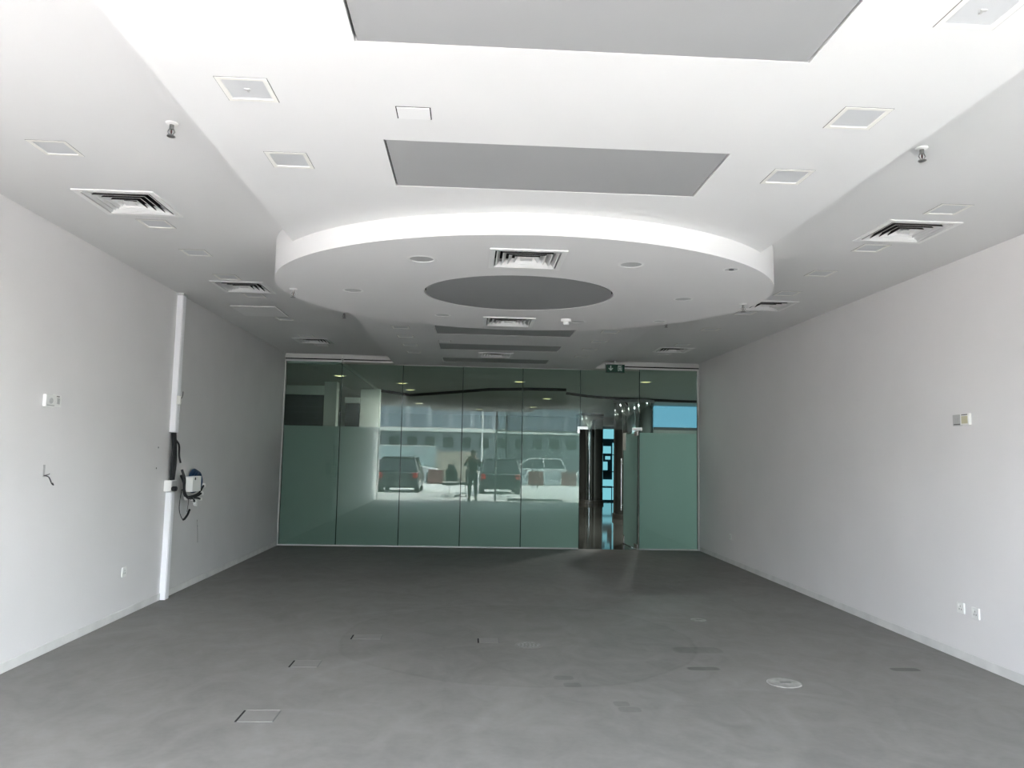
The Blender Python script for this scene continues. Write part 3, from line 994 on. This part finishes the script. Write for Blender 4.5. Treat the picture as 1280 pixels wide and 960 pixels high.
bm = bx(LX0 - .15, XL - .15, D, LY0, -.1, 3.3)
box(bm, XR + .15, LX1 + .15, D, LY0, -.1, 3.3)
struct('wall_lobby_front', bm, MT['lobwall'])

t = thing('roller_shutter', 'dark closed roller shutter of the shop across the lobby at left', 'roller shutter', (-4.3, 16.6, 0))
link_mesh('slats', bx(-1.65, 1.15, 0, .08, 0, 2.78), MT['shutter'], t)
link_mesh('housing', bx(-1.65, 1.2, -.05, .25, 2.78, 2.98, bev=.03), MT['lobceil'], t)
link_mesh('side_pier', bx(1.16, 1.42, -.06, .25, 0, 3.07), MT['lobwall'], t)
t = thing('roller_shutter', 'dark narrow shutter behind the second glass pane', 'roller shutter', (-2.65, 18.2, 0))
link_mesh('slats', bx(-.30, .02, 0, .06, 0, 2.72), MT['shutter'], t)
link_mesh('housing', bx(-.32, .04, -.03, .2, 2.72, 2.86, bev=.02), MT['lobceil'], t)
link_mesh('side_pier', bx(.05, .50, -.02, .2, 0, 3.07), MT['lobceil'], t)

for (x, y, r, lb) in ((4.15, 26.5, .47, 'polished steel column beyond the doorway, farther one'), (4.30, 20.0, .52, 'polished steel column to the right beyond the doorway, nearer one')):
    t = thing('steel_column', lb, 'column', (x, y, 0), 0, 'polished lobby columns')
    link_mesh('shaft', lathe(bmesh.new(), [(r, .12), (r, 3.0)], n=48), MT['mirror'], t, smooth=.6)
    link_mesh('base_ring', lathe(bmesh.new(), [(r + .03, -.002), (r + .03, .12)], n=48), MT['dsteel'], t, smooth=.6)
    link_mesh('capital', lathe(bmesh.new(), [(r + .02, 3.0), (r + .02, 3.074)], n=48), MT['dgrey'], t, smooth=.6)

t = thing('shop_display', 'cyan lit shop display between the two lobby columns', 'shop display', (5.0, 27.6, 0))
link_mesh('cabinet', bx(-.9, .9, .02, .3, 0, 2.7), MT['cyand'], t)
for i, (x0, x1, z0, z1) in enumerate(((-.20, .12, .06, .48), (-.20, .2, .55, .78), (-.22, -.02, 1.12, 1.42), (-.1, .08, 1.50, 1.62), (-.2, .1, 1.72, 1.98), (-.28, .3, 2.25, 2.6), (.16, .24, .06, 2.1), (-.6, -.4, .3, 1.8), (.4, .6, .3, 1.8))):
    link_mesh('lit_panel', bx(x0, x1, -.02, .02, z0, z1), MT['cyan'], t)
for z in (.50, 1.05, 1.66):
    link_mesh('shelf', bx(-.88, .88, -.12, .02, z, z + .03), MT['cyand'], t)
t = thing('lit_fascia', 'pale blue lit fascia sign seen above the right frosted pane', 'sign', (5.95, 21.6, 0))
link_mesh('lit_face', bx(-.85, .95, -.03, 0, 2.46, 3.06), MT['blue'], t)
link_mesh('case', bx(-.9, 1.0, 0, .15, 2.38, 3.07), MT['dgrey'], t)
link_mesh('shop_wall', bx(-.9, 1.0, .02, .12, 0, 2.38), MT['lobwall'], t)
link_mesh('ticket_strip', bx(-.7, -.45, -.02, .02, 2.14, 2.26), MT['exitw'], t)
link_mesh('ticket_strip', bx(.5, .9, -.02, .02, 2.10, 2.16), MT['exitw'], t)

lamps = [(-1.55, 17.2, 3.139), (-1.50, 18.9, 3.139), (-1.55, 22.9, 3.074), (.28, 25.3, 3.074), (1.02, 16.2, 3.139), (1.98, 19.9, 3.074), (1.9, 23.4, 3.074), (-2.6, 15.2, 3.074), (5.2, 16.5, 3.139), (6.0, 19.0, 3.139), (3.6, 15.6, 3.139)]
lw = ['left of centre, near', 'left of centre, second', 'left of centre, far', 'centre, farthest', 'centre right, nearest', 'right of centre, second', 'right of centre, far', 'far left by the shutter', 'right side, near', 'right side by the blue sign', 'right, just inside the glass']
for (x, y, z), w in zip(lamps, lw):
    t = thing('lobby_downlight', 'lit round downlight in the lobby ceiling, ' + w, 'ceiling light', (x, y, z), 0, 'lit downlights in the lobby ceiling')
    link_mesh('ring', lathe(bmesh.new(), [(.13, 0), (.125, -.012), (.10, -.012), (.10, 0)], n=24, caps=False), MT['vent'], t)
    link_mesh('lens', lathe(bmesh.new(), [(.10, -.010), (.10, -.002)], n=24), MT['lamp'], t)
    ld = bpy.data.lights.new('lamp_light', 'AREA')
    ld.shape = 'DISK'
    ld.size = .2
    ld.energy = .8 if x < -2 else (2.6 if x < 3 else 7.5)
    ld.color = (1.0, .95, .85) if x < 3 else (.93, 1.0, .96)
    lo = bpy.data.objects.new('lamp_light', ld)
    C.objects.link(lo)
    lo.parent = t
    lo.location = (0, 0, -.015)

# ------------------------------------------------------------------ shopfront and street behind the photographer
bm = bx(-14, XL, YF - .12, YF, -.2, 6)
box(bm, XR, 14, YF - .12, YF, -.2, 6)
box(bm, XL, XR, YF - .12, YF, H - .02, 6)
struct('wall_front', bm, MT['facade_b'])
bm = bmesh.new()
for x in (XL + .035, .91, XR - .035):
    box(bm, x - .035, x + .035, YF - .09, YF - .01, 0, 3.2)
box(bm, .945, XR - .07, YF - .08, YF - .02, 2.40, 2.46)
struct('trim_6', bm, MT['pvc'])
for x0, x1, z0, z1 in ((.95, 1.29, .02, 2.39), (3.27, 3.90, .02, 2.39), (.95, 3.90, 2.47, 3.19)):
    n_w += 1
    struct('window_%d' % n_w, bx(x0, x1, YF - .055, YF - .045, z0, z1), MT['clear'])
for k, (x0, x1, hx) in enumerate(((1.31, 2.27, 2.19), (2.29, 3.25, 2.37))):
    d = struct('door_%d' % (k + 2), bx(x0, x1, YF - .055, YF - .045, .015, 2.38), MT['clear'])
    bm = tube(bmesh.new(), [(hx, YF + .01, .45), (hx, YF + .01, 1.48)], .018, 10)
    for z in (.6, 1.33):
        tube(bm, [(hx, YF - .045, z), (hx, YF + .01, z)], .01, 8)
    link_mesh('pull_handle', bm, MT['dsteel'], d, smooth=.7)
    link_mesh('bottom_rail', bx(x0, x1, YF - .065, YF - .035, .01, .10), MT['steel'], d)

struct('floor.002', bx(-30, 30, -5.3, YF, -.14, -.004), MT['pave'])
struct('trim_7', bx(-30, 30, -5.5, -5.3, -.25, -.01), MT['kerb'])
struct('floor.003', bx(-60, 60, -75, -5.5, -.3, -.16), MT['road'])


def building(label, x0, x1, y, h):
    t = thing('street_building', label, 'building', ((x0 + x1) / 2, y, -.16))
    w = (x1 - x0) / 2
    link_mesh('ground_floor', bx(-w, w, -8, 0, 0, 4.3), MT['facade'], t)
    link_mesh('pale_band', bx(-w, w, -8, .25, 4.3, 4.75), MT['facade_b'], t)
    link_mesh('glazed_storeys', bx(-w, w, -8, .05, 4.75, h), MT['facade_w'], t)
    link_mesh('parapet', bx(-w - .1, w + .1, -8, .2, h, h + .6), MT['facade_b'], t)
    for k in range(int(w)):
        x = -w + 1.0 + k * 2
        link_mesh('window', bx(x, x + 1.1, 0, .06, 2.6, 3.7), MT['carglass'], t)
    return t


building('grey office building across the street with glazed upper storeys', -28, 4, -60, 16)
building('grey office building farther right across the street', 4.3, 32, -63, 13)
t = thing('site_hoarding', 'tan site hoarding across the street', 'hoarding', (-1.05, -24, -.16))
link_mesh('sheet', bx(-1.15, 1.2, -.1, 0, 0, 1.95), MT['hoard'], t)
link_mesh('post', bx(-1.2, -1.1, -.15, .03, 0, 2.05), MT['kerb'], t)
link_mesh('top_rail', bx(-1.15, 1.2, -.12, .03, 1.93, 1.99), MT['kerb'], t)
t = thing('boundary_wall', 'pale teal boundary wall across the street', 'wall', (-3.9, -26, -.16))
link_mesh('panel', bx(-2.6, 1.6, -.15, 0, 0, 2.25), MT['tealwall'], t)
link_mesh('coping', bx(-2.65, 1.65, -.2, .05, 2.25, 2.32), MT['facade_b'], t)
link_mesh('notice_board', bx(.2, .9, .0, .05, 1.66, 2.2), MT['bwhite'], t)

# plastic road barriers
bp = None
xs = [-7.0 + 1.0 * k for k in range(6)] + [3.0 + 1.0 * k for k in range(6)]
for k, x in enumerate(xs):
    t = thing('road_barrier', '%s plastic road barrier, %s from the left in the row along the street' % ('red' if k % 2 else 'white', (ordn + ['ninth', 'tenth', 'eleventh', 'twelfth', 'thirteenth'])[k]), 'road barrier', (x, -20.0, -.16), 0, 'plastic road barriers')
    prof = [(-.22, 0), (.22, 0), (.22, .12), (.10, .35), (.08, .82), (-.08, .82), (-.10, .35), (-.22, .12)]
    bm = bmesh.new()
    va = [bm.verts.new((-.44, y, z)) for y, z in prof]
    vb = [bm.verts.new((.44, y, z)) for y, z in prof]
    bm.faces.new(va); bm.faces.new(vb[::-1])
    for i in range(8):
        j = (i + 1) % 8
        bm.faces.new((va[i], va[j], vb[j], vb[i]))
    link_mesh('shell', bm, MT['red'] if k % 2 else MT['bwhite'], t)
    link_mesh('filler_cap', lathe(bmesh.new(), [(.05, .82), (.05, .85)], n=12), MT['dgrey'], t)
    link_mesh('hinge_lug', bx(.44, .50, -.04, .04, .2, .6), MT['dgrey'], t)


def make_car(label, loc_, rz, paint_, suv=True):
    t = thing('parked_car', label, 'car', loc_, rz)
    Lh, Wd = 2.25, .88
    zt = 1.62 if suv else 1.42
    body = [(-Lh, .42), (-Lh + .05, .95), (-Lh + .25, 1.02), (.95, 1.0), (Lh - .15, .86), (Lh, .65), (Lh - .02, .36), (1.75, .26), (-1.8, .26), (-Lh + .1, .30)]
    bm = bmesh.new()
    for lp in (body,):
        va = [bm.verts.new((-Wd, x, z)) for x, z in lp]
        vb = [bm.verts.new((Wd, x, z)) for x, z in lp]
        bm.faces.new(va); bm.faces.new(vb[::-1])
        for i in range(len(lp)):
            j = (i + 1) % len(lp)
            bm.faces.new((va[i], va[j], vb[j], vb[i]))
    bmesh.ops.recalc_face_normals(bm, faces=bm.faces[:])
    bmesh.ops.bevel(bm, geom=bm.edges[:], offset=.05, segments=3, affect='EDGES')
    link_mesh('body', bm, paint_, t, smooth=.7)
    gl = [(-Lh + .12, 1.0), (-Lh + .42, zt - .06), (.15, zt - .05), (1.0, 1.0)]
    bm = bmesh.new()
    va = [bm.verts.new((-(Wd - .03 if i in (0, 3) else Wd - .2), x, z)) for i, (x, z) in enumerate(gl)]
    vb = [bm.verts.new(((Wd - .03 if i in (0, 3) else Wd - .2), x, z)) for i, (x, z) in enumerate(gl)]
    bm.faces.new(va); bm.faces.new(vb[::-1])
    for i in range(4):
        j = (i + 1) % 4
        bm.faces.new((va[i], va[j], vb[j], vb[i]))
    link_mesh('window_glass', bm, MT['carglass'], t)
    link_mesh('roof', bx(-Wd + .19, Wd - .19, -Lh + .36, .2, zt - .07, zt, bev=.03), paint_, t)
    for sx in (-1, 1):
        for a, b in (((Wd - .2, .15, zt - .05), (Wd - .04, 1.0, 1.0)), ((Wd - .2, -Lh + .42, zt - .06), (Wd - .04, -Lh + .14, 1.0)), ((Wd - .19, -.75, zt - .05), (Wd - .03, -.75, 1.0))):
            link_mesh('pillar', tube(bmesh.new(), [(sx * a[0], a[1], a[2]), (sx * b[0], b[1], b[2])], .04, 6), paint_, t)
        link_mesh('tail_lamp', bx(sx * (Wd - .14) - .1, sx * (Wd - .14) + .1, -Lh - .01, -Lh + .08, .70, .92, bev=.02), MT['tail'], t)
        for y in (-1.38, 1.38):
            w = link_mesh('wheel', lathe(bmesh.new(), [(.25, -.11), (.34, -.09), (.34, .09), (.25, .11)], 0, 0, 28, 'x'), MT['black'], t, smooth=.7)
            w.location = (sx * (Wd - .1), y, .34)
            h = link_mesh('hub', lathe(bmesh.new(), [(.21, -.115), (.21, .115)], 0, 0, 20, 'x'), MT['steel'], w)
    link_mesh('bumper', bx(-Wd + .06, Wd - .06, -Lh - .05, -Lh + .1, .36, .56, bev=.04), paint_, t)
    return t


make_car('dark car with its rear to the shop, opposite the left end of the shopfront', (-3.05, -9.0, -.16), PI, MT['cark'])
make_car('dark car with its rear to the shop, opposite the white shopfront post', (1.35, -9.0, -.16), PI, MT['cark'])
make_car('white car beyond the barriers on the left', (-4.1, -22.4, -.16), -PI / 2, MT['carw'], False)
make_car('white car beyond the barriers on the right', (3.9, -22.6, -.16), PI / 2, MT['carw'], True)
t = thing('street_lamp', 'grey street lamp across the street', 'street lamp', (1.2, -50, -.16))
link_mesh('pole', tube(bmesh.new(), [(0, 0, 0), (0, 0, 5.2), (0, 0.0, 8)], .09, 10), MT['alu'], t)
link_mesh('arm', tube(bmesh.new(), curve_pts([(0, 0, 7.9), (.3, 0, 8.3), (1.2, 0, 8.5)]), .05, 8), MT['alu'], t)
link_mesh('lamp_head', bx(1.1, 1.8, -.12, .12, 8.42, 8.56, bev=.03), MT['alu'], t)


# office chairs on the pavement
def make_chair(label, loc_, rz):
    t = thing('office_chair', label, 'chair', loc_, rz, 'office chairs on the pavement')
    link_mesh('seat', bx(-.25, .25, -.24, .25, .44, .53, bev=.03), MT['chairf'], t, smooth=.7)
    bm = bmesh.new()
    for i in range(7):
        z = .58 + i * .065
        hw = .20 + .03 * math.sin(PI * i / 6)
        y = -.24 - .03 * math.sin(PI * i / 6)
        box(bm, -hw, hw, y - .02, y + .02, z, z + .066)
    bmesh.ops.remove_doubles(bm, verts=bm.verts[:], dist=.002)
    link_mesh('backrest', bm, MT['chairf'], t)
    link_mesh('headrest', bx(-.13, .13, -.28, -.22, 1.06, 1.20, bev=.025), MT['chairf'], t)
    link_mesh('back_stem', tube(bmesh.new(), curve_pts([(0, -.05, .43), (0, -.27, .45), (0, -.30, .7), (0, -.27, 1.12)]), .02), MT['black'], t, smooth=.7)
    for s in (-1, 1):
        bm = tube(bmesh.new(), [(s * .24, 0, .46), (s * .30, 0, .47), (s * .30, 0, .66)], .016)
        box(bm, s * .30 - .04, s * .30 + .04, -.14, .12, .66, .69)
        link_mesh('armrest', bm, MT['black'], t)
    link_mesh('gas_lift', lathe(bmesh.new(), [(.03, .10), (.03, .30), (.02, .31), (.02, .44)], n=14), MT['steel'], t, smooth=.6)
    for k in range(5):
        a = 2 * PI * k / 5 + .3
        c, s = math.cos(a), math.sin(a)
        lg = link_mesh('base_spoke', tube(bmesh.new(), [(.02 * c, .02 * s, .12), (.30 * c, .30 * s, .075)], [.025, .015]), MT['steel'], t, smooth=.7)
        cs = link_mesh('castor', lathe(bmesh.new(), [(.03, -.025), (.03, .025)], 0, 0, 14, 'x'), MT['black'], lg)
        cs.location = (.30 * c, .30 * s, .032)
    return t


make_chair('black high-backed office chair on the pavement outside, left of the photographer', (-.72, -2.5, -.004), .2)
make_chair('black office chair on the pavement just behind the photographer', (-.14, -3.25, -.004), 2.4)


# ------------------------------------------------------------------ the photographer
def skin_mesh(name, verts, edges, radii, mat, parent, root=0, levels=2):
    me = bpy.data.meshes.new(name)
    me.from_pydata(verts, edges, [])
    o = bpy.data.objects.new(name + '_tmp', me)
    C.objects.link(o)
    md = o.modifiers.new('skin', 'SKIN')
    for i, r in enumerate(radii):
        sv = me.skin_vertices[0].data[i]
        sv.radius = (r, r) if not isinstance(r, tuple) else r
        sv.use_root = (i == root)
    sb = o.modifiers.new('sub', 'SUBSURF')
    sb.levels = levels
    sb.render_levels = levels
    bpy.context.view_layer.update()
    dg = bpy.context.evaluated_depsgraph_get()
    m2 = bpy.data.meshes.new_from_object(o.evaluated_get(dg))
    bpy.data.objects.remove(o)
    m2.name = name
    m2.materials.clear()
    m2.materials.append(mat)
    m2.shade_smooth()
    r = bpy.data.objects.new(name, m2)
    C.objects.link(r)
    r.parent = parent
    return r


person = thing('person', 'person in black clothes standing in the doorway holding up a phone', 'person', (.13, -.42, 0.0))
# local frame: facing +y; the phone is held in front of the face
V = [(0, 0, .93), (0, .0, 1.10), (0, .0, 1.28), (0, -.01, 1.40), (0, .0, 1.48), (0, .02, 1.555), (0, .03, 1.66),
     (-.17, 0, 1.385), (-.30, .08, 1.19), (-.20, .24, 1.40), (-.175, .28, 1.47),
     (.17, 0, 1.385), (.30, .08, 1.19), (.0, .25, 1.40), (-.055, .29, 1.475),
     (-.09, 0, .88), (-.105, .01, .48), (-.11, -.02, .09), (-.12, .13, .035),
     (.09, 0, .88), (.105, .01, .48), (.11, -.02, .09), (.12, .13, .035)]
E = [(0, 1), (1, 2), (2, 3), (3, 4), (4, 5), (5, 6), (3, 7), (7, 8), (8, 9), (9, 10), (3, 11), (11, 12), (12, 13), (13, 14), (0, 15), (15, 16), (16, 17), (17, 18), (0, 19), (19, 20), (20, 21), (21, 22)]
Rr = [(.15, .11), (.14, .10), (.165, .11), (.13, .09), .055, .078, .085, .062, .045, .034, .028, .062, .045, .034, .028, .085, .058, .042, .035, .085, .058, .042, .035]
skin_mesh('body', V, E, Rr, MT['skin'], person)
# shirt and trousers follow the body
Vs = [V[0], V[1], V[2], V[3], V[7], V[8], (-.235, .18, 1.32), V[11], V[12], (.05, .21, 1.35), (0, -.005, 1.44)]
skin_mesh('shirt', Vs, [(0, 1), (1, 2), (2, 3), (3, 4), (4, 5), (5, 6), (3, 7), (7, 8), (8, 9), (3, 10)], [(.165, .125), (.16, .12), (.185, .13), (.145, .105), .075, .058, .046, .075, .058, .046, .065], MT['cloth'], person)
Vt = [(0, 0, .95), V[15], V[16], (-.11, -.015, .13), V[19], V[20], (.11, -.015, .13)]
skin_mesh('trousers', Vt, [(0, 1), (1, 2), (2, 3), (0, 4), (4, 5), (5, 6)], [(.16, .125), .098, .072, .062, .098, .072, .062], MT['trouser'], person)
for s in (-1, 1):
    b = bmesh.new()
    box(b, s * .115 - .048, s * .115 + .048, -.085, .19, .0, .085, bev=.03)
    link_mesh('shoe', b, MT['black'], person, smooth=.8)
b = bmesh.new()
bmesh.ops.create_uvsphere(b, u_segments=20, v_segments=14, radius=.1)
for v in b.verts:
    v.co = Vector((v.co.x * .95, v.co.y * 1.05 - .0, v.co.z * .95)) + Vector((0, .005, 1.665))
    if v.co.y > .06 and v.co.z < 1.69:
        v.co.y = .06
link_mesh('hair', b, MT['hair'], person, smooth=1.2)
b = bmesh.new()
tube(b, [(0, .10, 1.62), (0, .125, 1.59), (0, .115, 1.58)], [.008, .014, .01])
link_mesh('nose', b, MT['skin'], person, smooth=1.0)
for s in (-1, 1):
    b = bmesh.new()
    bmesh.ops.create_uvsphere(b, u_segments=10, v_segments=8, radius=.012, matrix=Matrix.Translation((s * .032, .098, 1.625)))
    link_mesh('eye', b, MT['black'], person, smooth=1.0)
    b = bmesh.new()
    bmesh.ops.create_uvsphere(b, u_segments=10, v_segments=8, radius=.028, matrix=Matrix.Translation((s * .088, .03, 1.61)) @ Matrix.Diagonal((.4, .7, 1.1, 1)))
    link_mesh('ear', b, MT['skin'], person, smooth=1.0)
b = bx(-.025, .025, .098, .108, 1.548, 1.556, bev=.003)
link_mesh('mouth', b, MT['tail'], person)
for hx, s in ((-.178, 1), (-.052, -1)):
    for f in range(4):
        z = 1.462 + f * .019
        b = tube(bmesh.new(), curve_pts([(hx, .285, z), (hx - s * .012, .318, z + .002), (hx + s * .012, .345, z + .002), (hx + s * .035, .340, z)], 4), .0085)
        link_mesh('finger', b, MT['skin'], person, smooth=1.0)
    b = tube(bmesh.new(), curve_pts([(hx, .27, 1.46), (hx + s * .018, .292, 1.495), (hx + s * .03, .300, 1.52)], 4), .010)
    link_mesh('thumb', b, MT['skin'], person, smooth=1.0)
phone = thing('mobile_phone', 'dark mobile phone held sideways in both hands of the person', 'phone', (.13 - .115, -.42 + .318, 1.49))
link_mesh('case', bx(-.072, .072, -.004, .004, -.036, .036, bev=.003), MT['black'], phone)
link_mesh('camera_lens', lathe(bmesh.new(), [(.006, .004), (.006, .006)], -.055, .022, 14, 'y'), MT['carglass'], phone)
link_mesh('screen', bx(-.066, .066, -.0046, -.004, -.031, .031), MT['carglass'], phone)
